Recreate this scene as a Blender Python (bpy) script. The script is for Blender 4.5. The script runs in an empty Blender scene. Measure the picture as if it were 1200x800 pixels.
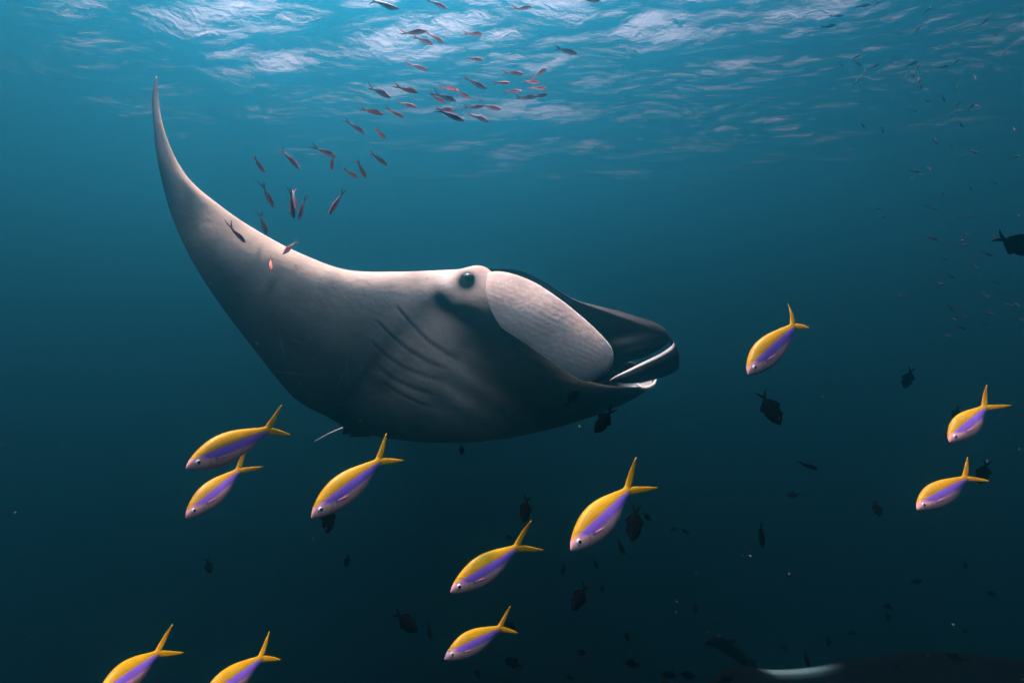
import bpy, bmesh, math, random
import numpy as np
from mathutils import Vector, Matrix

S = bpy.context.scene
# ------------------------------------------------------------------ camera
F = 580.0                                   # focal length in photo pixels (1200 wide)
PITCH = math.radians(-5)
cam = bpy.data.cameras.new('camera')
cam_o = bpy.data.objects.new('camera', cam)
S.collection.objects.link(cam_o)
cam.sensor_width = 36
cam.lens = 36 * F / 1200
cam.clip_start, cam.clip_end = 0.05, 1000
cam_o.rotation_euler = (math.radians(90) + PITCH, 0, 0)
S.camera = cam_o
# ------------------------------------------------------------------ daylight
SUN_AZ, SUN_EL = math.radians(332), math.radians(66)
W = bpy.data.worlds.new('World')
S.world = W
W.use_nodes = True
nt = W.node_tree
sky = nt.nodes.new('ShaderNodeTexSky')
sky.sky_type = 'NISHITA'
sky.sun_disc = False
sky.sun_elevation, sky.sun_rotation = SUN_EL, SUN_AZ
sky.dust_density = 7
sky.air_density = .4
sky.ozone_density = .3
nt.links.new(sky.outputs[0], nt.nodes['Background'].inputs[0])
nt.nodes['Background'].inputs[1].default_value = .15
sun = bpy.data.lights.new('sun', 'SUN')
sun.energy, sun.angle, sun.color = 5, math.radians(.5), (1, .88, .74)
sun_o = bpy.data.objects.new('sun', sun)
S.collection.objects.link(sun_o)
TO_SUN = Vector((math.sin(SUN_AZ) * math.cos(SUN_EL), math.cos(SUN_AZ) * math.cos(SUN_EL), math.sin(SUN_EL)))
sun_o.rotation_euler = TO_SUN.to_track_quat('Z', 'Y').to_euler()
sun_o.location = TO_SUN * 50
S.view_settings.view_transform = 'Standard'
S.view_settings.look = 'None'
S.view_settings.gamma = 1
S.view_settings.exposure = 1.64
S.cycles.use_denoising = True
S.cycles.volume_bounces = 1
S.cycles.max_bounces = 6
S.cycles.transparent_max_bounces = 16
S.cycles.sample_clamp_indirect = 4

# ------------------------------------------------------------------ helpers
CR = np.array(Matrix.Rotation(math.radians(90) + PITCH, 3, 'X'))
def P(px, py, d):                           # a photo pixel at d metres along the camera axis
    return CR @ np.array([(px - 600) / F * d, (400 - py) / F * d, -d])
def CV(x, up, depth):                       # direction: right, up, away from the camera
    return CR @ np.array([x, up, -depth])
def proj(v):
    c = v @ CR                               # inverse rotation
    return np.stack([600 + F * c[..., 0] / -c[..., 2], 400 - F * c[..., 1] / -c[..., 2]], -1)
def link(name, me, parent=None):
    o = bpy.data.objects.new(name, me)
    S.collection.objects.link(o)
    if parent: o.parent = parent
    return o
def tag(o, label=None, cat=None, group=None, kind=None):
    for k, v in (('label', label), ('category', cat), ('group', group), ('kind', kind)):
        if v: o[k] = v
    return o
def smooth(a, b, x):
    t = np.clip((np.asarray(x, float) - a) / (b - a), 0, 1)
    return t * t * (3 - 2 * t)
def mixc(a, b, t):
    t = np.asarray(t)[..., None]
    return a * (1 - t) + np.asarray(b, float) * t
def make_mesh(name, verts, faces, cols, mat, flat=False):
    me = bpy.data.meshes.new(name)
    me.from_pydata(np.asarray(verts).tolist(), [], faces)
    if cols is not None:
        at = me.color_attributes.new('Col', 'FLOAT_COLOR', 'POINT')
        c = np.ones((len(verts), 4)); c[:, :3] = cols
        at.data.foreach_set('color', c.ravel())
    bm = bmesh.new(); bm.from_mesh(me)
    bmesh.ops.recalc_face_normals(bm, faces=bm.faces)
    bm.to_mesh(me); bm.free()
    if not flat: me.shade_smooth()
    me.materials.append(mat)
    return me
def cubic(keys, vals, x):                   # monotone-ish Catmull-Rom through rows of vals
    keys = np.asarray(keys, float); vals = np.asarray(vals, float)
    if vals.ndim == 1: vals = vals[:, None]
    n = len(keys)
    m = np.zeros_like(vals)
    dk = np.diff(keys)[:, None]; sl = np.diff(vals, axis=0) / dk
    m[1:-1] = (sl[:-1] * dk[1:] + sl[1:] * dk[:-1]) / (dk[1:] + dk[:-1])
    m[0], m[-1] = sl[0], sl[-1]
    x = np.clip(np.asarray(x, float), keys[0], keys[-1])
    i = np.clip(np.searchsorted(keys, x, side='right') - 1, 0, n - 2)
    h = keys[i + 1] - keys[i]; t = ((x - keys[i]) / h)[:, None]; h = h[:, None]
    return ((2*t**3 - 3*t**2 + 1) * vals[i] + (t**3 - 2*t**2 + t) * h * m[i]
            + (-2*t**3 + 3*t**2) * vals[i + 1] + (t**3 - t**2) * h * m[i + 1])

def skin_material(name, rough=.45, scales=0., noise=14., amount=.12, bump=.15, bump_scale=60., vary=0., sheen=.5, alpha=1):
    m = bpy.data.materials.new(name); m.use_nodes = True
    n = m.node_tree; b = n.nodes['Principled BSDF']
    at = n.nodes.new('ShaderNodeAttribute'); at.attribute_name = 'Col'
    tc = n.nodes.new('ShaderNodeTexCoord')
    nz = n.nodes.new('ShaderNodeTexNoise'); nz.inputs['Scale'].default_value = noise; nz.inputs['Detail'].default_value = 6
    n.links.new(tc.outputs['Object'], nz.inputs['Vector'])
    mr = n.nodes.new('ShaderNodeMapRange'); mr.inputs['To Min'].default_value = 1 - 2 * amount; mr.inputs['To Max'].default_value = 1 + 2 * amount
    n.links.new(nz.outputs['Fac'], mr.inputs['Value'])
    hs = n.nodes.new('ShaderNodeHueSaturation')
    n.links.new(at.outputs['Color'], hs.inputs['Color'])
    if vary:
        oi = n.nodes.new('ShaderNodeObjectInfo')
        m2 = n.nodes.new('ShaderNodeMapRange'); m2.inputs['To Min'].default_value = 1 - vary; m2.inputs['To Max'].default_value = 1 + vary
        n.links.new(oi.outputs['Random'], m2.inputs['Value'])
        mu = n.nodes.new('ShaderNodeMath'); mu.operation = 'MULTIPLY'
        n.links.new(mr.outputs[0], mu.inputs[0]); n.links.new(m2.outputs[0], mu.inputs[1])
        n.links.new(mu.outputs[0], hs.inputs['Value'])
    else:
        n.links.new(mr.outputs[0], hs.inputs['Value'])
    n.links.new(hs.outputs[0], b.inputs['Base Color'])
    b.inputs['Roughness'].default_value = rough
    b.inputs['Specular IOR Level'].default_value = sheen
    n2 = n.nodes.new('ShaderNodeTexNoise'); n2.inputs['Scale'].default_value = bump_scale; n2.inputs['Detail'].default_value = 4
    n.links.new(tc.outputs['Object'], n2.inputs['Vector'])
    bp = n.nodes.new('ShaderNodeBump'); bp.inputs['Strength'].default_value = bump; bp.inputs['Distance'].default_value = .01
    if scales:
        vo = n.nodes.new('ShaderNodeTexVoronoi'); vo.inputs['Scale'].default_value = scales
        n.links.new(tc.outputs['Object'], vo.inputs['Vector']); n.links.new(vo.outputs['Distance'], bp.inputs['Height'])
    else: n.links.new(n2.outputs['Fac'], bp.inputs['Height'])
    n.links.new(bp.outputs[0], b.inputs['Normal'])
    return m

# ------------------------------------------------------------------ the sea
H = 4.2                                      # water above the camera
SEABED = -22.0
def box_mesh(name, x0, x1, y0, y1, z0, z1):
    v = [(x, y, z) for x in (x0, x1) for y in (y0, y1) for z in (z0, z1)]
    f = [(0, 1, 3, 2), (4, 6, 7, 5), (0, 4, 5, 1), (2, 3, 7, 6), (0, 2, 6, 4), (1, 5, 7, 3)]
    me = bpy.data.meshes.new(name); me.from_pydata(v, [], f)
    return me
hz = link('haze', box_mesh('haze', -70, 70, -40, 110, SEABED - 2, H + .6))
tag(hz, 'clear blue sea water filling the whole scene', 'sea water', kind='stuff')
m = bpy.data.materials.new('sea_water_volume'); m.use_nodes = True
n = m.node_tree; n.nodes.clear()
out = n.nodes.new('ShaderNodeOutputMaterial'); pv = n.nodes.new('ShaderNodeVolumePrincipled')
sig_s = np.array([.0065, .074, .118]); sig_a = np.array([.122, .100, .064])
dens = float(max(sig_s + sig_a)); alb = sig_s / dens
absorb = np.clip(1 - sig_a / (dens * (1 - alb)), 0, 1) ** 2
pv.inputs['Density'].default_value = dens
pv.inputs['Color'].default_value = (*alb, 1)
pv.inputs['Absorption Color'].default_value = (*absorb, 1)
pv.inputs['Anisotropy'].default_value = .92
n.links.new(pv.outputs[0], out.inputs['Volume'])
hz.data.materials.append(m)

# water surface: wind ripples on a low swell; below the critical angle it mirrors the deep, steeper facets let the sky through
rng = np.random.default_rng(11)
waves = []
for i in range(70):
    lam = math.exp(rng.uniform(math.log(.22), math.log(4.5))); k = 2 * math.pi / lam; th = rng.normal(1.25, .55)
    waves.append((k * math.cos(th), k * math.sin(th), .0050 * lam ** 1.0, rng.uniform(0, 6.28)))
def on_surface(px, py):
    r = P(px, py, 1.0); return r * (H / r[2])
packets = []                                 # places where the chop stands steeper
for px, py, rad, amp in ((255, 52, .75, .2), (330, 45, .5, .12), (90, 35, .55, .08), (470, 78, .55, .13), (430, 12, .8, .1),
                         (770, 15, .6, .1), (665, 35, .6, .07), (850, 150, 1.0, .13), (935, 158, .7, .1), (1110, 15, .7, .1),
                         (560, 60, .5, .05), (1000, 40, .6, .06), (30, 40, .5, .06), (700, 60, .5, .05)):
    p = on_surface(px, py); packets.append((p[0], p[1], rad, amp))
def wave_height(X, Y):
    Z = np.zeros_like(X)
    for kx, ky, a, ph in waves: Z += a * np.sin(kx * X + ky * Y + ph)
    for x, y, r, a in packets:
        g = np.exp(-((X - x) ** 2 + ((Y - y) * 1.0) ** 2) / (2 * r * r))
        Z += a * g * (np.sin(1.9 * (Y - y) + .5 * (X - x)) + .35 * np.sin(5.1 * (Y - y) - 1.7 * (X - x) + 1) + .22 * np.sin(9.3 * (Y - y) + 3.1 * (X - x)))
    return Z
def axis(lo, a, b, hi, nfine, ncoarse):
    return np.concatenate([np.linspace(lo, a, ncoarse, endpoint=False), np.linspace(a, b, nfine, endpoint=False), np.linspace(b, hi, ncoarse)])
gx = axis(-69, -16, 16, 69, 420, 30); gy = axis(-39, 3, 24, 109, 320, 40)
X, Y = np.meshgrid(gx, gy)
fade = np.exp(-np.maximum(0, np.hypot(X, Y - 10) - 20) / 15)
V = np.stack([X, Y, H + np.clip(wave_height(X, Y) * fade, -.5, .5)], -1).reshape(-1, 3)
I = np.arange(X.size).reshape(X.shape)
Q = np.stack([I[:-1, :-1], I[:-1, 1:], I[1:, 1:], I[1:, :-1]], -1).reshape(-1, 4)
me = bpy.data.meshes.new('water_surface'); me.from_pydata(V.tolist(), [], Q.tolist()); me.shade_smooth()
ws = tag(link('water_surface', me), kind='structure')
m = bpy.data.materials.new('rippled_sea_surface'); m.use_nodes = True
n = m.node_tree; n.nodes.clear()
out = n.nodes.new('ShaderNodeOutputMaterial'); mx = n.nodes.new('ShaderNodeMixShader'); fr = n.nodes.new('ShaderNodeFresnel')
fr.inputs['IOR'].default_value = 1.30
tr = n.nodes.new('ShaderNodeBsdfTransparent'); gl = n.nodes.new('ShaderNodeBsdfGlossy'); gl.inputs['Roughness'].default_value = .08
tc = n.nodes.new('ShaderNodeTexCoord'); mp = n.nodes.new('ShaderNodeMapping'); mp.inputs['Scale'].default_value = (1.0, 1.6, 1)
nz = n.nodes.new('ShaderNodeTexNoise'); nz.inputs['Scale'].default_value = 3.5; nz.inputs['Detail'].default_value = 5; nz.inputs['Roughness'].default_value = .62; nz.inputs['Distortion'].default_value = .6
bp = n.nodes.new('ShaderNodeBump'); bp.inputs['Strength'].default_value = .42; bp.inputs['Distance'].default_value = .12
n.links.new(tc.outputs['Object'], mp.inputs[0]); n.links.new(mp.outputs[0], nz.inputs['Vector']); n.links.new(nz.outputs['Fac'], bp.inputs['Height'])
n.links.new(bp.outputs[0], fr.inputs['Normal']); n.links.new(bp.outputs[0], gl.inputs['Normal'])
n.links.new(fr.outputs[0], mx.inputs[0]); n.links.new(tr.outputs[0], mx.inputs[1]); n.links.new(gl.outputs[0], mx.inputs[2]); n.links.new(mx.outputs[0], out.inputs[0])
me.materials.append(m)

# seabed far below, out of sight in the blue
xs = np.linspace(-69, 69, 90); ys = np.linspace(-39, 109, 90); X, Y = np.meshgrid(xs, ys)
Zb = SEABED + .6 * np.sin(.21 * X + 1) * np.cos(.17 * Y) + .3 * np.sin(.6 * X + .4 * Y)
I = np.arange(X.size).reshape(X.shape)
Q = np.stack([I[:-1, :-1], I[:-1, 1:], I[1:, 1:], I[1:, :-1]], -1).reshape(-1, 4)
me = bpy.data.meshes.new('seabed'); me.from_pydata(np.stack([X, Y, Zb], -1).reshape(-1, 3).tolist(), [], Q.tolist()); me.shade_smooth()
tag(link('seabed', me), kind='structure')
m = bpy.data.materials.new('reef_sand'); m.use_nodes = True; n = m.node_tree
nz = n.nodes.new('ShaderNodeTexNoise'); nz.inputs['Scale'].default_value = .8; nz.inputs['Detail'].default_value = 8
cr = n.nodes.new('ShaderNodeValToRGB'); cr.color_ramp.elements[0].color = (.04, .04, .035, 1); cr.color_ramp.elements[1].color = (.2, .19, .16, 1)
n.links.new(nz.outputs['Fac'], cr.inputs[0]); n.links.new(cr.outputs[0], n.nodes['Principled BSDF'].inputs['Base Color'])
me.materials.append(m)

# ------------------------------------------------------------------ the manta
NACA = lambda t: (.2969*np.sqrt(t) - .126*t - .3516*t**2 + .2843*t**3 - .1036*t**4) / .1
def seg_dist(pts, poly):                     # signed distance (pixels) and position along a polyline
    best = np.full(len(pts), 1e9); sgn = np.zeros(len(pts)); along = np.zeros(len(pts))
    poly = np.asarray(poly, float); n_ = len(poly) - 1
    for i in range(n_):
        a, b = poly[i], poly[i + 1]; d = b - a; t = np.clip(((pts - a) @ d) / (d @ d), 0, 1)
        v = pts - (a + t[:, None] * d); r = np.hypot(v[:, 0], v[:, 1])
        k = r < best
        best[k] = r[k]; sgn[k] = np.sign(d[0]*v[k, 1] - d[1]*v[k, 0]); along[k] = (i + t[k]) / n_
    return best, sgn, along
def blob(p, x, y, rx, ry=None, ang=0):
    ry = ry or rx; c, s = math.cos(math.radians(ang)), math.sin(math.radians(ang))
    dx, dy = p[:, 0] - x, p[:, 1] - y
    return np.exp(-(((dx*c + dy*s) / rx) ** 2 + ((-dx*s + dy*c) / ry) ** 2))

# stations from the raised wing's tip across the body to the far wing's tip:
# s, lower lip / leading edge, upper lip / leading edge, trailing edge, ventral normal (right, up, away), ventral bulge, dorsal bulge
ST = [
 (0.0, (184, 89, 2.66), None, (182, 91, 2.66), (-.1, .0, -1), .001, .001),
 (0.6, (186.5, 124, 2.62), None, (178, 117, 2.62), (-.1, .0, -1), .007, .008),
 (1.2, (193, 154, 2.58), None, (180, 150, 2.585), (-.1, .02, -1), .012, .014),
 (2.2, (217, 204, 2.54), None, (184.5, 188, 2.54), (-.12, .05, -1), .022, .026),
 (3.3, (262, 244, 2.51), None, (199, 247, 2.51), (-.12, .1, -1), .040, .04),
 (4.4, (313, 277, 2.49), None, (221, 298, 2.42), (-.12, .15, -1), .065, .06),
 (5.4, (360, 300.5, 2.48), None, (251, 347, 2.39), (-.12, .2, -1), .095, .08),
 (6.4, (412, 318.5, 2.49), None, (296, 407, 2.40), (-.1, .22, -1), .13, .1),
 (7.4, (472, 320, 2.51), None, (345, 466, 2.45), (-.08, .2, -1), .165, .13),
 (8.3, (536, 316.5, 2.53), None, (385, 489, 2.53), (-.05, .1, -1), .20, .16),
 (8.75, (572, 315, 2.52), None, (388, 491, 2.57), (-.02, .02, -1), .21, .17),
 (9.05, (597, 345, 2.47), (604, 316, 2.56), (390, 492, 2.60), (0, -.08, -1), .215, .18),
 (9.4, (625, 395, 2.41), (634, 328, 2.585), (392, 493, 2.64), (0, -.20, -.97), .215, .185),
 (9.8, (660, 431, 2.385), (674, 352, 2.62), (395, 495, 2.69), (0, -.40, -.9), .212, .19),
 (10.2, (690, 446, 2.38), (710, 366, 2.65), (398, 497, 2.76), (0, -.65, -.75), .205, .20),
 (10.8, (735, 453, 2.43), (755, 384, 2.71), (403, 501, 2.85), (0, -.93, -.35), .185, .20),
 (11.4, (764, 449, 2.55), (785, 398, 2.80), (409, 499, 2.95), (0, -1, .0), .150, .18),
 (12.0, (752, 428, 2.90), (756, 418, 2.92), (415, 488, 3.03), (0, -.95, .2), .11, .15),
 (13.2, (690, 422, 3.10), None, (425, 476, 3.20), (0, -.9, .25), .09, .1),
 (14.6, (625, 418, 3.50), None, (440, 462, 3.52), (0, -.9, .25), .06, .06),
 (16.0, (565, 412, 4.00), None, (455, 444, 3.98), (0, -.9, .25), .035, .035),
 (17.2, (515, 405, 4.45), None, (468, 424, 4.42), (0, -.95, .2), .015, .015),
 (18.0, (482, 400, 4.75), None, (478, 402, 4.75), (0, -1, .1), .001, .001),
]
SLITS = [[(461, 355), (480, 377.5), (502, 400), (525, 415), (545, 424)], [(437, 372), (457, 392), (480, 411), (502, 424), (536, 436)],
         [(431, 396), (450, 415), (472, 430), (499, 441), (530, 449)], [(437, 424), (459, 443), (487, 456), (516, 464)],
         [(446, 446), (466, 460), (490, 472), (512, 478)]]
def build_manta():
    ks = [r[0] for r in ST]
    s = np.unique(np.concatenate([np.linspace(0, 3.3, 60), np.linspace(3.3, 12, 330), np.linspace(12, 18, 60)]))
    Lo = cubic(ks, [P(*r[1]) for r in ST], s)
    Up = cubic(ks, [P(*(r[2] or r[1])) for r in ST], s)
    Tr = cubic(ks, [P(*r[3]) for r in ST], s)
    Nv = cubic(ks, [CV(*r[4]) for r in ST], s); Nv /= np.linalg.norm(Nv, axis=1)[:, None]
    bv = cubic(ks, [r[5] for r in ST], s); bd = cubic(ks, [r[6] for r in ST], s)
    gap = np.linalg.norm(Up - Lo, axis=1)
    nv, nd, nc = 170, 46, 18
    tv = (1 - np.cos(np.linspace(0, math.pi, nv))) / 2 * .6 + np.linspace(0, 1, nv) * .4
    td = (1 - np.cos(np.linspace(0, math.pi, nd))) / 2
    body = smooth(6, 9.5, s) * (1 - smooth(12, 13.5, s))
    rows, kinds = [], []
    for j in range(len(s)):
        sh = (1 - .55 * body[j]) * NACA(tv) + .55 * body[j] * np.sin(math.pi * tv) ** .85
        sh[0] = 0; sh[-1] = 0
        ven = Lo[j] + (Tr[j] - Lo[j]) * tv[:, None] + Nv[j] * (bv[j] * sh)[:, None]
        sh2 = NACA(td); sh2[0] = 0; sh2[-1] = 0
        dor = (Tr[j] + (Up[j] - Tr[j]) * td[:, None] - Nv[j] * (bd[j] * sh2[::-1])[:, None])[1:]
        tc_ = np.linspace(0, 1, nc + 2)[1:-1]
        deep = (Tr[j] - Lo[j]) * .32 * min(1, gap[j] / .2)
        cav = Up[j] + (Lo[j] - Up[j]) * tc_[:, None] + deep * (np.sin(math.pi * tc_) ** .6)[:, None] * np.array([1])[:, None] \
            - Nv[j] * 0
        rows.append(np.concatenate([ven, dor, cav]))
    R = np.stack(rows)                       # stations x loop
    ns, nl, _ = R.shape
    part = np.concatenate([np.zeros(nv), np.ones(nd - 1), np.full(nc, 2)])
    part = np.tile(part, (ns, 1)).ravel(); ss = np.repeat(s, nl); tt = np.tile(np.concatenate([tv, 1 - td[1:], np.zeros(nc)]), ns)
    V = R.reshape(-1, 3); px = proj(V)
    # gill slits: a flap edge over a groove, only on the belly
    nrm = np.repeat(Nv, nl, axis=0)
    dark = np.zeros(len(V)); ven_near = (part == 0) & (ss < 11) & (ss > 5)
    for sl in SLITS:
        d, sg, al = seg_dist(px, sl)
        w = smooth(0, .12, al) * (1 - smooth(.8, 1, al)) * ven_near
        V = V + nrm * (w * (-.005 * np.exp(-(d / 1.9) ** 2) + .0016 * np.exp(-((d * sg + 3) / 3.) ** 2)))[:, None]
        dark = np.maximum(dark, w * np.exp(-(d / 1.4) ** 2) * .6)
    # soft folds beside the gills
    V = V + nrm * (.004 * np.sin((px[:, 0] * .55 - px[:, 1] * .85) * .22) * blob(px, 545, 465, 60, 38, 20) * ven_near)[:, None]
    faces = []
    I = np.arange(ns * nl).reshape(ns, nl)
    for i in range(ns - 1):
        a, b = I[i], I[i + 1]
        faces += np.stack([a, np.roll(a, -1), np.roll(b, -1), b], -1).tolist()
    faces += [I[0].tolist(), I[-1][::-1].tolist()]
    # ---- colours
    grey = np.array([.62, .47, .39])
    C = np.tile(grey, (len(V), 1))
    C = mixc(C, (.80, .71, .65), .55 * blob(px, 470, 332, 100, 22, 4) + .0)  # light from above painted into the upper belly
    C = mixc(C, (.84, .65, .57), np.clip(1.2 * blob(px, 577, 338, 24, 20, 30), 0, 1))
    C = mixc(C, (.85, .80, .76), (part == 0) * smooth(.03, .0, tt) * (ss < 8.6) * .6)  # bright lit leading edge painted into the colour
    C = mixc(C, (.035, .034, .036), (part == 0) * smooth(.35, 1.0, tt) * .88 * (ss < 12))         # dusky rear margin, with underside shading painted in
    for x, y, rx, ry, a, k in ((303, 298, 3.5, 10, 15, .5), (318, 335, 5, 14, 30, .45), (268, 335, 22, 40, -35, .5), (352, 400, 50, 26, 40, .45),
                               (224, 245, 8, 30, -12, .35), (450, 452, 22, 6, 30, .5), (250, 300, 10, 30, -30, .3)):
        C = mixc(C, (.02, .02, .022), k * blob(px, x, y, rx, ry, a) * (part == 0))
    C = mixc(C, (.88, .82, .78), blob(px, 520, 326, 12, 10) * .7 * (part == 0))
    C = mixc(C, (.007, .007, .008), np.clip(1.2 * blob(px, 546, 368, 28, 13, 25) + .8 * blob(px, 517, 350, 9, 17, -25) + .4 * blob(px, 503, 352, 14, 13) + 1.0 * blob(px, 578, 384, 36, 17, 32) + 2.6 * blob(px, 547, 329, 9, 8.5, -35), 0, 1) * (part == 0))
    r2 = np.random.default_rng(4)                                # pale flecks, dark freckles and thin scars on the belly
    for _ in range(150):
        x, y = r2.uniform(200, 720), r2.uniform(120, 520); k = np.hypot(px[:, 0] - x, px[:, 1] - y) < 9
        if not k.any(): continue
        tone = (.62, .56, .52) if r2.random() < .55 else (.05, .05, .055)
        idx = np.where(k & (part == 0))[0]
        if not len(idx): continue
        rx = r2.uniform(.8, 2.2); ry = rx * r2.uniform(.5, 1.0)
        C[idx] = mixc(C[idx], tone, r2.uniform(.3, .75) * blob(px[idx], x, y, rx, ry, r2.uniform(0, 180)))
    for _ in range(16):
        x, y, a_, ln = r2.uniform(240, 470), r2.uniform(330, 480), r2.uniform(0, 180), r2.uniform(8, 22)
        C = mixc(C, (.58, .52, .48), .4 * blob(px, x, y, ln, .9, a_) * (part == 0))
    for _ in range(26):                                          # cloudy grey mottling
        x, y = r2.uniform(200, 640), r2.uniform(200, 510)
        C = mixc(C, (.06, .055, .053), r2.uniform(.1, .34) * blob(px, x, y, r2.uniform(8, 30), r2.uniform(5, 16), r2.uniform(0, 180)) * (part == 0))
    C = mixc(C, (.02, .02, .02), dark)
    C = mixc(C, (.016, .02, .018), (part == 0) * smooth(8.8, 9.15, ss) * smooth(.40, .16, tt) * .97)  # shade beneath the near cephalic fin painted onto the jaw
    lip = (part == 0) * smooth(.014, .0, tt) * smooth(11.0, 11.3, ss) * (1 - smooth(11.6, 11.9, ss))
    C = mixc(C, (.8, .8, .78), lip)
    C = mixc(C, (.004, .004, .0045), (part == 1) * 1.0)                                             # back
    C = mixc(C, (.75, .75, .73), (part == 1) * np.clip(blob(np.stack([ss, tt], 1), 7.6, .3, 1.1, .09) + blob(np.stack([ss, tt], 1), 13.0, .3, 1.1, .09), 0, 1))
    C = mixc(C, (.004, .0042, .005), (part == 2) * 1.0)
    C = mixc(C, (.85, .85, .85), (part == 2) * np.clip(.8 * blob(px, 733, 398, 12, 7, -20) + .5 * blob(px, 748, 410, 8, 5), 0, 1))
    C = mixc(C, (.09, .09, .095), (part == 1) * smooth(.035, .0, tt) * smooth(9, 9.6, ss) * (1 - smooth(11.2, 11.8, ss)))     # highlight painted along the upper jaw's edge
    verts, cols = [V], [C]
    off = len(V)
    def shell(top, bot, d_bulge, thick, cfun, nu=70, nw=44, round_tip=.16, wrinkle=0., ease=0.):
        """a fin: a curved plate between two edges, closed and rounded at its tip"""
        nonlocal off
        u = np.linspace(0, 1, nu); w = np.linspace(0, 1, nw)
        A = cubic(np.linspace(0, 1, len(top)), [P(*p) for p in top], u); B = cubic(np.linspace(0, 1, len(bot)), [P(*p) for p in bot], u)
        mid = (A + B) / 2
        taper = np.ones(nu); k = u > 1 - round_tip
        taper[k] = np.sqrt(np.clip(1 - ((u[k] - (1 - round_tip)) / round_tip) ** 2, 0, 1))
        A = mid + (A - mid) * taper[:, None]; B = mid + (B - mid) * taper[:, None]
        out_n = CV(0, .15, -1)
        front = np.zeros((nu, nw, 3)); 
        front = A[:, None] * (1 - w[None, :, None]) + B[:, None] * w[None, :, None]
        prof = np.sin(math.pi * w)[None, :] * d_bulge * (.35 + .65 * taper[:, None]) * (1 - ease + ease * smooth(0, .45, u))[:, None]
        ed = np.sqrt(np.clip(np.sin(math.pi * w), 0, 1))[None, :] * np.clip(taper, 0, 1)[:, None] * thick
        wr = wrinkle * np.sin(w[None, :] * 62 + 2.2 * np.sin(u[:, None] * 9) + u[:, None] * 34) * np.sin(math.pi * w)[None, :] * (.5 + .5 * np.sin(u[:, None] * 23 + w[None, :] * 5))
        f_ = front + out_n * (prof + ed / 2 + wr)[..., None]
        b_ = front + out_n * (prof - ed / 2)[..., None]
        G = np.concatenate([f_, b_[:, ::-1]], 1); nl_ = G.shape[1]
        vv = G.reshape(-1, 3)
        J = np.arange(nu * nl_).reshape(nu, nl_) + off
        for i in range(nu - 1):
            a, b = J[i], J[i + 1]
            faces.extend(np.stack([a, np.roll(a, -1), np.roll(b, -1), b], -1).tolist())
        faces.append(J[0].tolist()); faces.append(J[-1][::-1].tolist())
        U, Wg = np.meshgrid(u, np.concatenate([w, w[::-1]]), indexing='ij')
        back = np.tile(np.concatenate([np.zeros(nw), np.ones(nw)]), nu)
        verts.append(vv); cols.append(cfun(U.ravel(), Wg.ravel(), back, proj(vv))); off += len(vv)
    def near_col(u, w, back, p):
        c = np.tile(np.array([.86, .66, .58]), (len(u), 1))
        c = mixc(c, (.90, .78, .71), smooth(.16, 0, w) * .8)
        c = mixc(c, (.70, .52, .45), .16 * (.5 + .5 * np.sin(w * 62 + 2.2 * np.sin(u * 9) + u * 34)) * smooth(.1, .4, u))
        c = mixc(c, (.4, .33, .31), np.clip(blob(p, 560, 352, 13, 10, 30), 0, 1) * .7)
        c = mixc(c, (.012, .012, .014), smooth(.93, .99, u) * .85)
        return mixc(c, (.006, .006, .007), back)
    # the unrolled cephalic fin beside the mouth
    shell([(556, 324, 2.50), (584, 318, 2.445), (618, 327, 2.375), (650, 346, 2.31), (683, 372, 2.27), (709, 397, 2.24), (727, 421, 2.24)],
          [(540, 346, 2.445), (557, 361, 2.39), (588, 384, 2.34), (620, 405, 2.29), (650, 426, 2.25), (677, 443, 2.23), (699, 452, 2.23)],
          .020, .022, near_col, nu=110, nw=70, round_tip=.13, wrinkle=.00028, ease=1.)
    def far_col(u, w, back, p):
        c = np.tile(np.array([.005, .005, .006]), (len(u), 1))
        c = mixc(c, (.5, .51, .5), smooth(.15, .06, w) * smooth(.12, .3, u))
        c = mixc(c, (.3, .3, .3), blob(p, 772, 402, 9, 7) * .9)
        return c
    # the other cephalic fin, curled in front of the far corner of the mouth
    shell([(783, 393, 2.80), (789, 402, 2.66), (776, 413, 2.52), (752, 425, 2.44), (730, 436, 2.39), (714, 444, 2.37)],
          [(790, 425, 2.82), (795, 432, 2.70), (782, 440, 2.56), (757, 447, 2.46), (735, 449, 2.40), (716, 447, 2.37)],
          .03, .03, far_col, round_tip=.12)
    def tube(pts, radii, col, n_=10):
        nonlocal off
        pts = [np.asarray(p) for p in pts]; k = 24
        C_ = cubic(np.linspace(0, 1, len(pts)), pts, np.linspace(0, 1, k)); r_ = cubic(np.linspace(0, 1, len(radii)), radii, np.linspace(0, 1, k))[:, 0]
        T_ = np.gradient(C_, axis=0); T_ /= np.linalg.norm(T_, axis=1)[:, None]
        a = np.cross(T_, CV(.2, .9, .4)); a /= np.linalg.norm(a, axis=1)[:, None]; b = np.cross(T_, a)
        th = np.linspace(0, 2*math.pi, n_, endpoint=False)
        vv = (C_[:, None] + r_[:, None, None] * (a[:, None] * np.cos(th)[None, :, None] + b[:, None] * np.sin(th)[None, :, None])).reshape(-1, 3)
        J = np.arange(k * n_).reshape(k, n_) + off
        for i in range(k - 1): faces.extend(np.stack([J[i], np.roll(J[i], -1), np.roll(J[i+1], -1), J[i+1]], -1).tolist())
        faces.append(J[0].tolist()); faces.append(J[-1][::-1].tolist())
        verts.append(vv); cols.append(np.tile(np.array(col), (len(vv), 1))); off += len(vv)
    # pale curl of the lower lip, whip tail, pelvic fins
    tube([P(746, 450, 2.49), P(754, 455, 2.47), P(764, 453, 2.48), P(769, 444, 2.54)], [.006, .011, .011, .004], (.8, .8, .78))
    tube([P(415, 496, 3.0), P(403, 501, 2.97), P(386, 508, 3.0), P(369, 517, 3.05)], [.02, .008, .005, .003], (.7, .7, .68))
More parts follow.
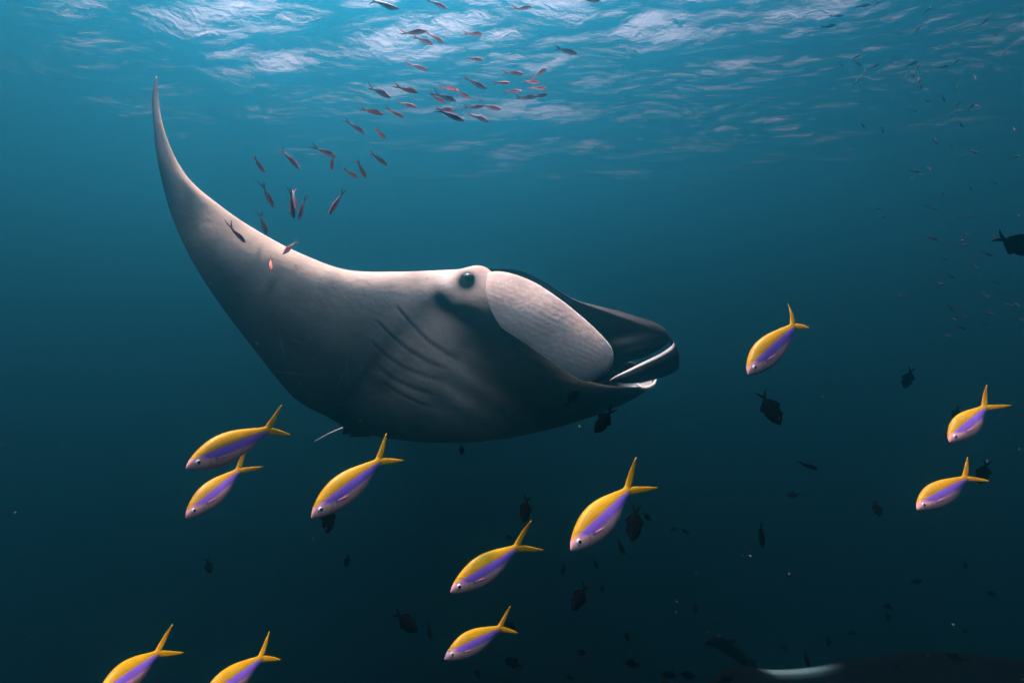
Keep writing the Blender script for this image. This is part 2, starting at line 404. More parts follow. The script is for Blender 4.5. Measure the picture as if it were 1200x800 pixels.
    tube([P(425, 490, 2.88), P(412, 500, 2.86), P(402, 508, 2.86)], [.05, .045, .006], (.01, .01, .011))
    tube([P(450, 496, 2.84), P(432, 505, 2.82), P(409, 511, 2.82)], [.05, .03, .005], (.01, .01, .011))
    mat = skin_material('manta_skin', rough=.7, noise=7., amount=.2, bump=.3, bump_scale=30., sheen=.03)
    V = np.concatenate(verts); base = P(520, 430, 2.7)
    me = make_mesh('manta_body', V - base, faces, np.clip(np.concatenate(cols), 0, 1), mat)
    root = link('manta_ray', None); root.location = base; root.empty_display_size = .2
    tag(root, 'huge grey manta ray with one wing raised high and cephalic fins unrolled', 'manta ray')
    link('body', me, root)
    return root, base
def ellipsoid(name, r, col_fn, mat, nu=20, nw=14):
    v, f, c = [], [], []
    for i in range(nw + 1):
        ph = math.pi * i / nw
        for j in range(nu):
            th = 2 * math.pi * j / nu
            q = np.array([math.sin(ph) * math.cos(th), -math.cos(ph), math.sin(ph) * math.sin(th)])   # pole towards -y
            v.append(q * r); c.append(col_fn(math.sin(ph) if ph < math.pi / 2 else 1))
    for i in range(nw):
        for j in range(nu): f.append([i*nu+j, i*nu+(j+1) % nu, (i+1)*nu+(j+1) % nu, (i+1)*nu+j])
    return make_mesh(name, v, f, np.array(c), mat)
wet = skin_material('wet_eye', rough=.12, amount=.02, bump=0, sheen=.6)
manta, mbase = build_manta()
eye = link('eye', ellipsoid('manta_eye', np.array([.036, .03, .03]), lambda r: (.006, .006, .007) if r < .95 else (.03, .028, .028), wet), manta)
eye.location = Vector(P(549, 327, 2.432) - mbase)

# ------------------------------------------------------------------ fishes
def fish_mesh(name, prof, blades, colour, mat, n_st=46, n_ar=30, bend=0., phase=0., deep=1.):
    """prof rows: t, top, bottom, half width; snout at x=0, tail root at x=-1; blades: fins lofted as thin lenses"""
    prof = np.array(prof, float); prof[:, 1:3] *= deep; t = (1 - np.cos(np.linspace(0, math.pi, n_st))) / 2 * .5 + np.linspace(0, 1, n_st) * .5
    pr = cubic(prof[:, 0], prof[:, 1:], t)
    pr = np.maximum(pr, .0008)
    V, Fc, K = [], [], []
    th = np.linspace(0, 2 * math.pi, n_ar, endpoint=False)
    for i, x in enumerate(t):
        top, bot, w = pr[i]
        z = np.where(np.sin(th) > 0, np.sin(th) * top, np.sin(th) * bot)
        y = np.sign(np.cos(th)) * np.abs(np.cos(th)) ** .85 * w
        V.append(np.stack([np.full(n_ar, -x), y, z], 1)); K.append(np.zeros(n_ar))
    I = np.arange(n_st * n_ar).reshape(n_st, n_ar)
    for i in range(n_st - 1): Fc += np.stack([I[i], np.roll(I[i], -1), np.roll(I[i+1], -1), I[i+1]], -1).tolist()
    Fc += [I[0].tolist(), I[-1][::-1].tolist()]
    off = n_st * n_ar
    for kind, rows in blades:               # rows: centre (x,y,z), half chord vector (dx,dy,dz), half thickness
        cs = cubic(np.linspace(0, 1, len(rows)), [np.concatenate([r[0], r[1], [r[2]]]) for r in rows], np.linspace(0, 1, 12))
        na = 12; ta = np.linspace(0, 2 * math.pi, na, endpoint=False)
        ax = np.gradient(cs[:, :3], axis=0)
        for c, a in zip(cs, ax):
            ch = c[3:6]; nn = np.cross(a, ch); nn /= max(np.linalg.norm(nn), 1e-9)
            V.append(c[:3] + np.cos(ta)[:, None] * ch + np.sin(ta)[:, None] * nn * max(c[6], .0006)); K.append(np.full(na, kind))
        J = np.arange(12 * na).reshape(12, na) + off
        for i in range(11): Fc += np.stack([J[i], np.roll(J[i], -1), np.roll(J[i+1], -1), J[i+1]], -1).tolist()
        Fc += [J[0].tolist(), J[-1][::-1].tolist()]
        off += 12 * na
    V = np.concatenate(V); K = np.concatenate(K)
    cols = colour(V, K)
    V = V.copy(); u = np.clip(-V[:, 0], 0, 1.4)
    V[:, 1] += bend * (u ** 2) * np.sin(phase + 2.2 * u)
    return make_mesh(name, V, Fc, np.clip(cols, 0, 1), mat)

def tail_fork(l=.29, spread=.20, w=.055, kind=1, curve=.0):
    rows_ = []
    for s_ in (1, -1):
        rows_.append((kind, [((-.955, 0, s_*.004), (.012, 0, s_*.034), .010), ((-1.04, 0, s_*.045), (w*.55, 0, s_*.030), .006),
                             ((-1.0 - l*.62, 0, s_*spread*.66), (w*.42, 0, s_*.016), .003), ((-1.0 - l, 0, s_*(spread + curve)), (.006, 0, s_*.001), .001)]))
    return rows_
def side_fin(x, z, y, l, drop, w, kind=2, out=.05):
    return [(kind, [((x, s_*y, z), (w*.3, 0, w*.3), .004), ((x - l*.5, s_*(y + out*.7), z - drop*.5), (w*.35, 0, w*.5), .003), ((x - l, s_*(y + out), z - drop), (.004, 0, .004), .001)]) for s_ in (1, -1)]
def ridge(x0, x1, z0, zm, z1, h, kind=3, s_=1):
    return [(kind, [((x0, 0, s_*z0), (0, 0, s_*.004), .004), ((x0*.7 + x1*.3, 0, s_*zm), (0, 0, s_*h), .006), ((x0*.3 + x1*.7, 0, s_*(z1 + (zm-z1)*.35)), (0, 0, s_*h*.75), .005), ((x1, 0, s_*z1), (0, 0, s_*.006), .003)])]

# fusilier: yellow back and tail, violet flank, pink belly
FUS = [(0, .006, .006, .004), (.03, .034, .028, .026), (.08, .068, .052, .046), (.15, .100, .078, .062), (.25, .134, .108, .077), (.38, .156, .132, .084), (.5, .154, .135, .082),
       (.62, .135, .118, .072), (.75, .100, .085, .054), (.86, .066, .056, .034), (.94, .045, .040, .020), (1, .037, .034, .012)]
def fus_col(V, K):
    x = -V[:, 0]; z = V[:, 2]
    yb = .068 - .072 * x + .02 * np.sin(math.pi * np.clip(x, 0, 1))
    vb = yb - .090 * smooth(.02, .35, x) * (1 - .35 * smooth(.7, 1, x))
    c = np.tile(np.array([.95, .46, .44]), (len(V), 1))
    c = mixc(c, (.62, .30, .42), smooth(-.02, .06, z) * .5)
    c = mixc(c, (.27, .13, .74), smooth(vb - .016, vb + .012, z) * smooth(.08, .22, x))
    c = mixc(c, (.55, .285, .002), smooth(yb - .010, yb + .010, z))
    c = mixc(c, (.22, .14, .005), smooth(.07, .0, x) * smooth(yb - .02, yb, z) * .9)
    c = mixc(c, (.28, .14, .003), (K == 0) * .35 * np.exp(-((z - yb - .012) / .014) ** 2) * smooth(.1, .3, x) * smooth(.95, .7, x))
    c = mixc(c, (.64, .32, .002), (K == 1) * 1. ); c = mixc(c, (.64, .32, .002), (K == 0) * smooth(.86, 1.0, x) * smooth(-.045, -.015, z))
    c = mixc(c, (.72, .28, .36), (K == 2) * 1.); c = mixc(c, (.48, .24, .003), (K == 3) * 1.); c = mixc(c, (.80, .42, .45), (K == 4) * 1.)
    gc = np.abs(np.hypot((x - .085) / .13, (z - .0) / .10) - 1)                                                 # gill cover edge
    c = mixc(c, c * .45, .7 * np.exp(-(gc / .05) ** 2) * (x > .12) * (K == 0))
    sc = .5 + .5 * np.cos(x * 150 + np.cos(z * 120) * 1.5) * np.cos(z * 170)                                   # scale rows
    c = c * (1 - .22 * sc * (K == 0) * smooth(.18, .25, x))[:, None]
    c = mixc(c, c * .5, .6 * (K == 1) * (np.cos(V[:, 2] * 260) > .2) * smooth(1.0, 1.1, x))                    # fin rays
    c = mixc(c, (.10, .02, .05), np.exp(-(((x - .27) / .014) ** 2 + ((z + .028) / .014) ** 2)) * (K == 0))       # pectoral base spot
    c = mixc(c, (.95, .75, .78), .8 * np.exp(-(((x - .243) / .012) ** 2 + ((z + .042) / .010) ** 2)) * (K == 0))
    return c
fus_blades = tail_fork(w=.045) + side_fin(-.27, -.03, .072, .13, .02, .028, out=.015) + ridge(-.24, -.84, .13, .168, .080, .009) + ridge(-.6, -.86, .115, .122, .060, .010, kind=4, s_=-1) + side_fin(-.34, -.10, .03, .10, .03, .02, kind=4, out=.0)
fus_mat = skin_material('fusilier_scales', rough=.42, scales=95., noise=4., amount=.13, bump=.09, bump_scale=70., vary=.06, sheen=.18)
fus_meshes = [fish_mesh('fusilier_body', FUS, fus_blades, fus_col, fus_mat, 110, 72, b, p, 1.12) for b, p in ((.05, 0), (-.08, .4), (.16, .2), (-.17, 0))]
fus_eye = ellipsoid('fusilier_eye', np.array([.033, .012, .033]), lambda r: (.004, .004, .006) if r < .52 else ((.02, .02, .03) if r < .6 else (.86, .72, .80)), wet, 28, 24)

# small reef fish: magenta back, strobe highlight painted as a pale flank stripe
ANT = [(0, .008, .008, .006), (.04, .04, .036, .032), (.12, .075, .068, .055), (.25, .108, .100, .072), (.4, .120, .115, .076), (.55, .112, .105, .068), (.7, .088, .080, .052), (.85, .056, .050, .03), (1, .036, .034, .014)]
def ant_col_fn(back, stripe, belly, edge):
    def fn(V, K):
        x = -V[:, 0]; z = V[:, 2]
        c = np.tile(np.array(belly, float), (len(V), 1))
        c = mixc(c, stripe, smooth(-.03, .0, z)); c = mixc(c, back, smooth(.06, .078, z))
        c = mixc(c, edge, smooth(.09, .02, x) * .8); c = mixc(c, edge, (K == 3) * .7)
        c = mixc(c, back, ((K == 1) | (K == 0)) * smooth(.88, 1.05, x) * .6)
        c = mixc(c, (.03, .02, .03), (K == 1) * smooth(1.2, 1.27, x))
        return c
    return fn
ant_blades = tail_fork(.30, .17, .05) + ridge(-.22, -.85, .10, .125, .06, .03) + ridge(-.55, -.85, .1, .1, .05, .025, s_=-1) + side_fin(-.27, -.02, .068, .17, .03, .05) + side_fin(-.3, -.1, .02, .18, .06, .03, out=.01)
ant_mat = skin_material('reef_fish_scales', rough=.4, amount=.08, bump=.08, vary=.15, sheen=.15)
ANTC = {'pink': ant_col_fn((.90, .16, .30), (1., .82, .88), (1., .56, .62), (.95, .5, .2)),
        'red': ant_col_fn((.70, .09, .09), (.82, .24, .16), (.82, .28, .14), (.9, .42, .08)),
        'dusky': ant_col_fn((.05, .012, .025), (.08, .022, .04), (.06, .02, .03), (.05, .015, .02))}
ant_meshes = {k: [fish_mesh('reef_fish_body', ANT, ant_blades, f, ant_mat, 26, 18, b, p) for b, p in ((.05, 0), (-.1, .2), (.16, 0), (-.18, .3))] for k, f in ANTC.items()}
ant_eye = ellipsoid('reef_fish_eye', np.array([.03, .012, .03]), lambda r: (.01, .01, .01) if r < .6 else (.7, .45, .3), wet, 12, 10)

# triggerfish: deep black oval with tall rear fins and a crescent tail
TRG = [(0, .012, .012, .01), (.04, .06, .05, .04), (.12, .125, .12, .07), (.25, .195, .195, .092), (.42, .235, .24, .098), (.58, .22, .23, .088), (.74, .15, .16, .062), (.88, .075, .08, .036), (1, .05, .05, .018)]
def trg_col(V, K):
    c = np.tile(np.array([.0012, .0011, .0013]), (len(V), 1))
    return mixc(c, (.004, .003, .003), (np.sin(V[:, 0] * 60) * np.sin(V[:, 2] * 55) > .3) * .5)
trg_blades = tail_fork(.26, .17, .07, curve=.03) + ridge(-.5, -.92, .2, .24, .09, .075) + ridge(-.52, -.92, .2, .24, .09, .07, s_=-1) + ridge(-.25, -.42, .18, .225, .22, .03) + side_fin(-.26, .0, .09, .14, .02, .06)
trg_mat = skin_material('triggerfish_skin', rough=.9, amount=.1, bump=.1, vary=.2, sheen=.0)
trg_meshes = [fish_mesh('triggerfish_body', TRG, trg_blades, trg_col, trg_mat, 28, 20, b, p) for b, p in ((.04, 0), (-.09, .2), (.14, 0))]
trg_eye = ellipsoid('triggerfish_eye', np.array([.024, .012, .024]), lambda r: (.005, .005, .005) if r < .6 else (.05, .05, .06), wet, 12, 10)

random.seed(5)
def orient(o, tail, head, length, D, toward=1, roll=0.):
    """place a fish so that its tail root and snout fall on two photo pixels; D metres away at mid body; its back leans to the camera by roll"""
    def ends(d, k): return P(*tail, d + k), P(*head, d - k)
    a, b = ends(D, 0)
    if np.linalg.norm(a - b) > length: D *= length / np.linalg.norm(a - b) * .999
    lo_, hi_ = 0., length
    for _ in range(40):
        k = (lo_ + hi_) / 2; a, b = ends(D, k * toward)
        if np.linalg.norm(a - b) > length: hi_ = k
        else: lo_ = k
    fw = (b - a) / np.linalg.norm(b - a); mid = (a + b) / 2
    ray = mid / np.linalg.norm(mid)
    back = np.cross(fw, ray); back /= np.linalg.norm(back)
    if back @ CV(0, 1, 0) < 0: back = -back
    near = -(ray - fw * (ray @ fw)); near /= np.linalg.norm(near)
    up = back * math.cos(roll) + near * math.sin(roll)
    left = np.cross(up, fw)
    M = Matrix(((fw[0], left[0], up[0], b[0]), (fw[1], left[1], up[1], b[1]), (fw[2], left[2], up[2], b[2]), (0, 0, 0, 1))) @ Matrix.Scale(length, 4)
    o.matrix_world = M
def new_fish(name, me, eye_me, eye_at, label, cat, group):
    root = link(name, None); root.empty_display_size = .05
    tag(root, label, cat, group)
    link('body', me, root)
    if eye_me:
        for s_ in (1, -1):
            e = link('eye', eye_me, root); e.location = (eye_at[0], s_ * eye_at[1], eye_at[2])
            if s_ > 0: e.rotation_euler = (0, 0, math.pi)
    return root

G = 'yellow-backed fusiliers gliding below the manta'
Y_FISH = [  # snout, tail root, body height px, roll, mesh, label
 ((218, 549), (312, 503), 36, 14, 0, 'large yellow and pink fusilier directly above a smaller one, left of the manta tail'),
 ((218, 607), (283, 549), 29, 10, 1, 'smaller yellow and violet fusilier tucked close under a larger one'),
 ((365, 607), (443, 540), 36, 12, 0, 'yellow fusilier with its tail touching the manta belly and a black fish beneath its head'),
 ((669, 645), (740, 572), 39, 16, 1, 'bright yellow and violet fusilier with a large black triggerfish behind its tail'),
 ((528, 694), (612, 641), 33, 14, 3, 'yellow and violet fusilier below the manta, tail tip under an upright black triggerfish'),
 ((521, 772), (585, 735), 27, 14, 0, 'dim small yellow fusilier deepest down with a black triggerfish behind its tail'),
 ((877, 439), (922, 385), 33, 20, 2, 'bright orange-yellow fusilier alone in front of the manta mouth'),
 ((1113, 518), (1158, 475), 27, 14, 1, 'upper of two stubby purple-flanked yellow fusiliers facing the manta from afar'),
 ((1075, 597), (1130, 560), 27, 12, 0, 'lower of two purple-flanked yellow fusiliers, black fish behind its tail'),
 ((112, 822), (190, 762), 34, 12, 1, 'yellow fusilier with widely forked tail, half out of view in the dark depth'),
 ((232, 832), (304, 771), 33, 12, 0, 'yellow fusilier with narrow forked tail, half out of view in the dark depth'),
]
FL = .22
for sn, tl, hpx, roll, k, lab in Y_FISH:
    o = new_fish('fusilier_fish', fus_meshes[k], fus_eye, (-.105, .046, .012), lab, 'fish', G)
    D = .335 * FL * F / hpx
    orient(o, tl, sn, FL, D, toward=1, roll=math.radians(roll))

PINK = [(438, 5.6, 467.5, 10.3), (505, 0, 525, 11), (475, 36.5, 501, 37), (503, 39, 521, 51.5), (488, 43.5, 508, 52.5), (547, 39, 566, 40), (480, 76.5, 502, 82), (437.5, 103, 458.5, 115),
        (470, 120, 489, 126), (512.5, 109, 534.5, 119), (518.5, 102, 538, 106), (534, 107, 552, 116), (547, 95.6, 571, 104), (515, 126.5, 533.5, 130), (517, 132, 543.5, 141.5),
        (547, 124, 567, 125), (568, 122, 587.5, 128.5), (553, 134, 573.5, 143), (604, 8, 623.5, 9), (681.5, 0, 703, 1), (656, 59.6, 677, 63), (593.5, 86, 613.5, 86.6), (625, 89.6, 641, 80),
        (616, 96, 632, 97), (622.5, 104, 641, 103), (594, 106, 612, 107), (609, 113, 630, 113.5), (628, 115, 642, 110), (408, 144, 428, 156.5), (370.6, 172.5, 393.5, 184), (334, 178, 351.5, 198)]
RED = [(550, 66, 566.5, 71), (466.5, 100, 489.5, 109), (428, 127.5, 450, 134.5), (456, 127, 473, 138), (507, 110, 521.5, 121.5), (581, 99.4, 598, 97), (442, 153, 451.5, 163), (299, 188, 310, 202.5),
       (388.5, 185, 388.5, 200), (405, 200, 419.5, 208.5), (419.5, 193, 429, 209), (437, 183, 454.6, 194)]
STEEP = [(308.5, 220, 320.5, 243), (337, 228, 344.5, 256), (346, 227, 346.5, 247.5), (359.5, 235, 349.5, 258)]
ON_WING = [(305, 253.5, 313, 275.5, 'slim pink fish pointing down at the upper rim of the raised wing', 'pink'), (272, 264, 287, 284.5, 'slim pink fish diving in front of the raised grey wing', 'pink'),
           (343.5, 284.5, 331.5, 298, 'pink fish crossing the white rim of the raised wing, head to the wing tip side', 'pink'), (319, 304, 317, 318.5, 'small brown-orange fish upright in front of the raised grey wing', 'red'),
           (399.5, 227, 386, 252, 'stout magenta fish diving alone above the manta shoulder', 'pink')]
AL = .075
def small_fish(t, kind, lab, group, L=AL, dlo=1.25, dhi=2.1, name='reef_fish', eyes=True, roll=(35, 58), mesh=None):
    l = math.hypot(t[2] - t[0], t[3] - t[1])
    a = random.uniform(0, .5); D = min(dhi, max(dlo, L * math.cos(a) * F / l))
    k = random.randrange(4) if mesh is None else mesh
    o = new_fish(name, ant_meshes[kind][k], ant_eye if eyes else None, (-.12, .055, .015), lab, 'fish', group)
    orient(o, t[:2], t[2:4], L, D, toward=random.choice((1, -1)), roll=math.radians(random.uniform(*roll)))
for t in PINK: small_fish(t, 'pink', 'small magenta-pink reef fish with painted flank highlight in the school under the surface', 'pink reef fish in the school under the surface')
for t in RED: small_fish(t, 'red', 'small dull red-orange reef fish among the pink school under the surface', 'red-orange reef fish in the school under the surface', roll=(20, 60))
for i, t in enumerate(STEEP): small_fish(t, 'pink', 'slim pink fish diving steeply above the raised wing, one of a close few', 'slim pink fish diving above the raised wing', mesh=(0, 2, 3, 3)[i])
for t in ON_WING: small_fish(t, t[5], t[4], 'reef fish around the raised wing', dhi=1.9)

E_F = [(305, 32, 370, 25), (395, 28, 432, 0), (160, 90, 225, 86), (115, 150, 182, 135), (655, 72, 700, 38), (608, 180, 640, 140), (972, 135, 1015, 92), (1042, 180, 1060, 195), (1085, 300, 1098, 280), (270, 318, 315, 295),
       (280, 330, 322, 360), (205, 338, 222, 362), (330, 398, 345, 375), (370, 378, 420, 340), (282, 455, 318, 418), (575, 358, 628, 332), (625, 380, 634, 345), (580, 390, 608, 420), (622, 470, 638, 420),
       (638, 480, 648, 455), (735, 362, 795, 358), (822, 355, 850, 318), (825, 482, 860, 448), (930, 410, 945, 442), (755, 525, 775, 550), (832, 585, 860, 545), (900, 598, 930, 560), (930, 572, 960, 578), (670, 538, 690, 553),
       (582, 590, 625, 605), (845, 665, 875, 692), (318, 670, 340, 692), (435, 690, 440, 722), (715, 755, 735, 782), (1140, 690, 1155, 715)]
F_F = [(370, 40, 380, 62), (425, 75, 438, 60), (497, 85, 535, 95), (655, 115, 692, 105), (282, 157, 318, 167), (345, 148, 357, 158), (580, 203, 608, 212), (498, 222, 512, 235), (398, 254, 402, 240), (330, 287, 358, 296),
       (355, 303, 385, 306), (148, 308, 168, 298), (168, 340, 190, 330), (460, 335, 475, 342), (497, 328, 525, 338), (675, 325, 695, 335), (348, 402, 385, 425), (280, 423, 305, 426), (465, 415, 480, 425), (485, 393, 505, 405),
       (468, 435, 500, 442), (580, 402, 600, 412), (555, 470, 588, 480), (398, 493, 422, 497), (505, 515, 535, 525), (420, 548, 445, 565), (378, 578, 410, 590), (590, 575, 612, 588), (600, 615, 625, 622), (555, 628, 578, 638),
       (235, 625, 260, 635), (645, 545, 658, 560), (418, 665, 440, 690), (442, 670, 468, 682), (465, 700, 490, 710), (435, 712, 450, 722), (570, 690, 600, 705), (550, 725, 575, 738), (455, 745, 490, 755), (640, 658, 665, 668),
       (670, 655, 690, 668), (688, 715, 702, 722), (410, 775, 430, 785)]
far = [tuple(940 + v * .21667 if i % 2 == 0 else v * .21667 for i, v in enumerate(t)) for t in E_F]
far2 = [tuple(980 + v * .3125 if i % 2 == 0 else 150 + v * .3125 for i, v in enumerate(t)) for t in F_F]
for t in far: small_fish(t, 'dusky', 'tiny dusky red fish in the loose far shoal just under the surface', 'dusky fish of the far shoal under the surface', L=.085, dlo=3.0, dhi=4.6, eyes=False)
for t in far2: small_fish(t, 'dusky', 'tiny dark fish of the far shoal in blue water beside the cut-off triggerfish', 'dark fish of the far shoal in blue water', L=.085, dlo=3.6, dhi=5.4, eyes=False)

B_FISH = [  # tail root, snout, length, label
 ((1179, 280), (1216, 297), .20, 'black triggerfish cut off by the picture edge, level with the manta wing'),
 ((896, 466), (914, 498), .20, 'black triggerfish diving under the orange-yellow fusilier before the manta mouth'),
 ((1067, 435), (1060, 455), .16, 'black triggerfish head down, alone between the fusilier by the mouth and the stubby fusilier pair'),
 ((939, 541), (958, 550), .16, 'slim dark triggerfish lying level in open water below the diving one'),
 ((935, 579), (922, 580), .13, 'small round black triggerfish in the open water ahead of the manta'),
 ((893, 616), (893, 641), .17, 'thin black triggerfish seen head-on pointing straight down'),
 ((1026, 589), (1031, 605), .13, 'small dark triggerfish tilted down beside the lower purple-flanked fusilier'),
 ((666, 472), (678, 456), .11, 'black triggerfish in front of the manta chin beneath its cephalic fin'),
 ((716, 483), (697, 507), .13, 'black triggerfish just under the manta chin, half against blue water'),
 ((541, 522), (541, 533), .07, 'tiny black fish at the lowest edge of the manta belly'),
 ((618, 586), (614, 612), .14, 'upright black triggerfish above the tail tip of a fusilier'),
 ((745, 599), (741, 634), .19, 'biggest black oval triggerfish right behind a bright fusilier tail'),
 ((755, 602), (763, 610), .10, 'small dark triggerfish beside the biggest black oval one'),
 ((723, 632), (732, 649), .12, 'thin dark triggerfish under the bright yellow and violet fusilier'),
 ((684, 690), (671, 715), .17, 'black oval triggerfish deep below the bright yellow and violet fusilier'),
 ((466, 721), (489, 740), .18, 'larger black triggerfish of a close pair deep down'),
 ((499, 729), (506, 749), .14, 'thinner black triggerfish of a close pair deep down'),
 ((593, 727), (604, 741), .15, 'black triggerfish behind the tail of the deepest fusilier'),
 ((243, 657), (247, 672), .13, 'lone small black triggerfish under the two stacked fusiliers'),
 ((408, 652), (405, 664), .12, 'lone small dark triggerfish under the fusilier touching the manta belly'),
 ((386, 597), (384, 625), .15, 'black triggerfish right behind the head of a fusilier under the manta tail'),
 ((1156, 545), (1148, 567), .16, 'black triggerfish behind the tail of the lower purple-flanked fusilier'),
 ((1123, 478), (1118, 493), .13, 'black triggerfish half hidden behind the upper stubby fusilier'),
 ((944, 764), (947, 781), .10, 'thin black fish above the white shoulder patch of the deep manta'),
]
for tl, sn, L, lab in B_FISH:
    L *= .46
    l = math.hypot(sn[0] - tl[0], sn[1] - tl[1])
    D = L * math.cos(random.uniform(0, .35)) * F / l
    o = new_fish('trigger_fish', trg_meshes[random.randrange(3)], trg_eye, (-.17, .07, .07), lab, 'fish', 'black triggerfish hovering in the deep')
    thin = 'thin' in lab or 'slim' in lab
    orient(o, tl, sn, L, D, toward=random.choice((1, -1)), roll=math.radians(random.choice((-1, 1)) * (68 if thin else random.uniform(0, 25))))
DEEP = [(735, 746), (682, 764), (740, 777), (668, 793), (785, 790), (597, 629), (600, 776), (790, 620), (803, 622), (698, 661), (706, 690), (815, 713), (660, 668), (1131, 662), (1075, 681), (1162, 695), (1040, 710), (1041, 723), (1131, 739),
        (919, 758), (971, 752), (1117, 769), (1133, 771), (858, 751), (998, 741), (807, 791), (852, 796), (1050, 779), (560, 790), (880, 776)]
for i, (x, y) in enumerate(DEEP):
    big = i in (2, 4, 6, 21, 25, 26); l = random.uniform(8, 11) if not big else random.uniform(15, 20)
    a = random.choice((random.uniform(-.5, .5), random.uniform(-.5, .5) + math.pi, random.uniform(1, 2)))
    t = (x - math.cos(a) * l / 2, y - math.sin(a) * l / 2); h = (x + math.cos(a) * l / 2, y + math.sin(a) * l / 2)
    L = .05 if not big else .075
    o = new_fish('trigger_fish', trg_meshes[i % 3], None, None, 'faint small black triggerfish scattered in the darkest water at the bottom', 'fish', 'faint triggerfish in the darkest water')
    orient(o, t, h, L, min(5.5, L * .95 * F / l), toward=random.choice((1, -1)), roll=math.radians(random.uniform(-50, 50)))

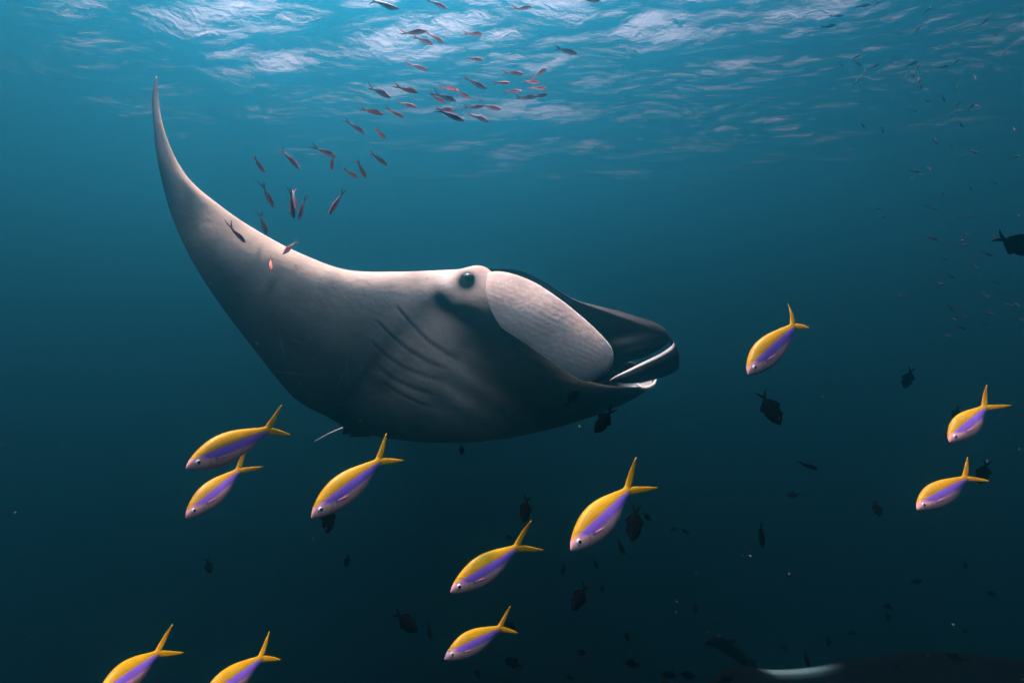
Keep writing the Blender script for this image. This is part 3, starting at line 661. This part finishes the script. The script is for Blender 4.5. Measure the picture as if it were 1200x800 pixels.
# ------------------------------------------------------------------ second manta deep below, seen from above
def deep_manta():
    half = 1.35; ns, nc = 90, 50
    s = np.linspace(-1, 1, ns); V, C, Fc = [], [], []
    for q in s:
        a = abs(q)
        le = cubic([0, .12, .2, .32, .55, .8, 1], [.52, .50, .40, .30, .14, -.10, -.42], [a])[0, 0]
        te = cubic([0, .1, .3, .55, .8, 1], [-.62, -.58, -.46, -.40, -.40, -.45], [a])[0, 0]
        th = cubic([0, .15, .3, .6, 1], [.17, .15, .09, .04, .003], [a])[0, 0]
        t = np.linspace(0, 2 * math.pi, nc, endpoint=False); u = (1 - np.cos(t)) / 2
        x = le + (te - le) * u; z = np.where(t < math.pi, 1, -.7) * th * NACA(np.clip(u, 0, 1)) + .12 * a ** 2 - .04 * a
        V.append(np.stack([x, np.full(nc, q * half), z], 1))
        col = np.tile(np.array([.0015, .0015, .0018]), (nc, 1)); up = t < math.pi
        col = mixc(col, (.07, .13, .135), up * smooth(.18, .21, a) * np.clip(smooth(.48, .30, a) * smooth(.04, .055, u) * smooth(.15, .10, u), 0, 1))
        col = mixc(col, (.05, .07, .07), up * smooth(.2, .28, a) * smooth(.5, .4, a) * smooth(.012, .004, u))
        col = mixc(col, (.6, .62, .62), (~up) * .9)
        C.append(col)
    I = np.arange(ns * nc).reshape(ns, nc)
    for i in range(ns - 1): Fc += np.stack([I[i], np.roll(I[i], -1), np.roll(I[i+1], -1), I[i+1]], -1).tolist()
    Fc += [I[0].tolist(), I[-1][::-1].tolist()]
    off = ns * nc
    for sd in (1, -1):                       # cephalic fins and tail
        cs = cubic(np.linspace(0, 1, 4), [(.42, sd*.24, .0), (.60, sd*.25, -.02), (.74, sd*.22, -.06), (.82, sd*.17, -.10)], np.linspace(0, 1, 14)); r = cubic([0, .5, 1], [.09, .08, .015], np.linspace(0, 1, 14))[:, 0]
        ta = np.linspace(0, 2*math.pi, 12, endpoint=False)
        for c, w in zip(cs, r): V.append(np.stack([np.full(12, c[0]), c[1] + .25*w*np.cos(ta), c[2] + w*np.sin(ta)], 1)); C.append(np.tile(np.array([.0015, .0015, .0018]), (12, 1)))
        J = np.arange(14*12).reshape(14, 12) + off
        for i in range(13): Fc += np.stack([J[i], np.roll(J[i], -1), np.roll(J[i+1], -1), J[i+1]], -1).tolist()
        Fc += [J[0].tolist(), J[-1][::-1].tolist()]; off += 14*12
    ta = np.linspace(0, 2*math.pi, 8, endpoint=False)
    for i in range(12):
        w = .022 * (1 - i / 12.) + .003; V.append(np.stack([np.full(8, -.58 - i * .09), w*np.cos(ta), .02 + w*np.sin(ta)], 1)); C.append(np.tile(np.array([.0015, .0015, .0018]), (8, 1)))
    J = np.arange(96).reshape(12, 8) + off
    for i in range(11): Fc += np.stack([J[i], np.roll(J[i], -1), np.roll(J[i+1], -1), J[i+1]], -1).tolist()
    Fc += [J[0].tolist(), J[-1][::-1].tolist()]
    me = make_mesh('deep_manta_body', np.concatenate(V), Fc, np.concatenate(C), skin_material('deep_manta_skin', rough=.9, noise=5., amount=.12, bump=.1, bump_scale=38., sheen=0.))
    root = link('manta_ray', None); root.empty_display_size = .2
    tag(root, 'second manta seen from above in the dark, black back with white shoulder patch', 'manta ray')
    link('body', me, root)
    return root
dm = deep_manta()
dm.rotation_euler = (math.radians(-24), math.radians(-4), math.radians(108))
dm.location = Vector(P(925, 778, 2.9)) - dm.rotation_euler.to_matrix() @ Vector((.30, -.40, .07))      # its right shoulder

# ------------------------------------------------------------------ drifting specks of plankton
rng = np.random.default_rng(21)
ico_v = np.array([(0, 0, 1), (.89, 0, .45), (.28, .85, .45), (-.72, .53, .45), (-.72, -.53, .45), (.28, -.85, .45), (.72, .53, -.45), (-.28, .85, -.45), (-.89, 0, -.45), (-.28, -.85, -.45), (.72, -.53, -.45), (0, 0, -1)])
ico_f = np.array([(0,1,2),(0,2,3),(0,3,4),(0,4,5),(0,5,1),(1,6,2),(2,6,7),(2,7,3),(3,7,8),(3,8,4),(4,8,9),(4,9,5),(5,9,10),(5,10,1),(1,10,6),(11,7,6),(11,8,7),(11,9,8),(11,10,9),(11,6,10)])
NP = 2400
dd = rng.uniform(.7, 5.5, NP); ppx = rng.uniform(-80, 1280, NP); ppy = rng.uniform(-60, 860, NP)
rr = np.exp(rng.normal(math.log(.001), .36, NP)) * (.6 + dd * .35)
cen = np.stack([P(a, b, c) for a, b, c in zip(ppx, ppy, dd)])
ok = cen[:, 2] < H - .3
cen, rr = cen[ok], rr[ok]
VV = (cen[:, None] + ico_v[None] * rr[:, None, None] * rng.uniform(.6, 1.3, (len(cen), 12, 1))).reshape(-1, 3)
FF = (ico_f[None] + (np.arange(len(cen)) * 12)[:, None, None]).reshape(-1, 3)
me = bpy.data.meshes.new('plankton_specks'); me.from_pydata(VV.tolist(), [], FF.tolist()); me.shade_smooth()
m = bpy.data.materials.new('plankton'); m.use_nodes = True; b = m.node_tree.nodes['Principled BSDF']
b.inputs['Base Color'].default_value = (.7, .72, .7, 1); b.inputs['Roughness'].default_value = .6; b.inputs['Alpha'].default_value = .10
me.materials.append(m)
tag(link('plankton_specks', me), 'pale specks of plankton drifting through the water', 'plankton', kind='stuff')
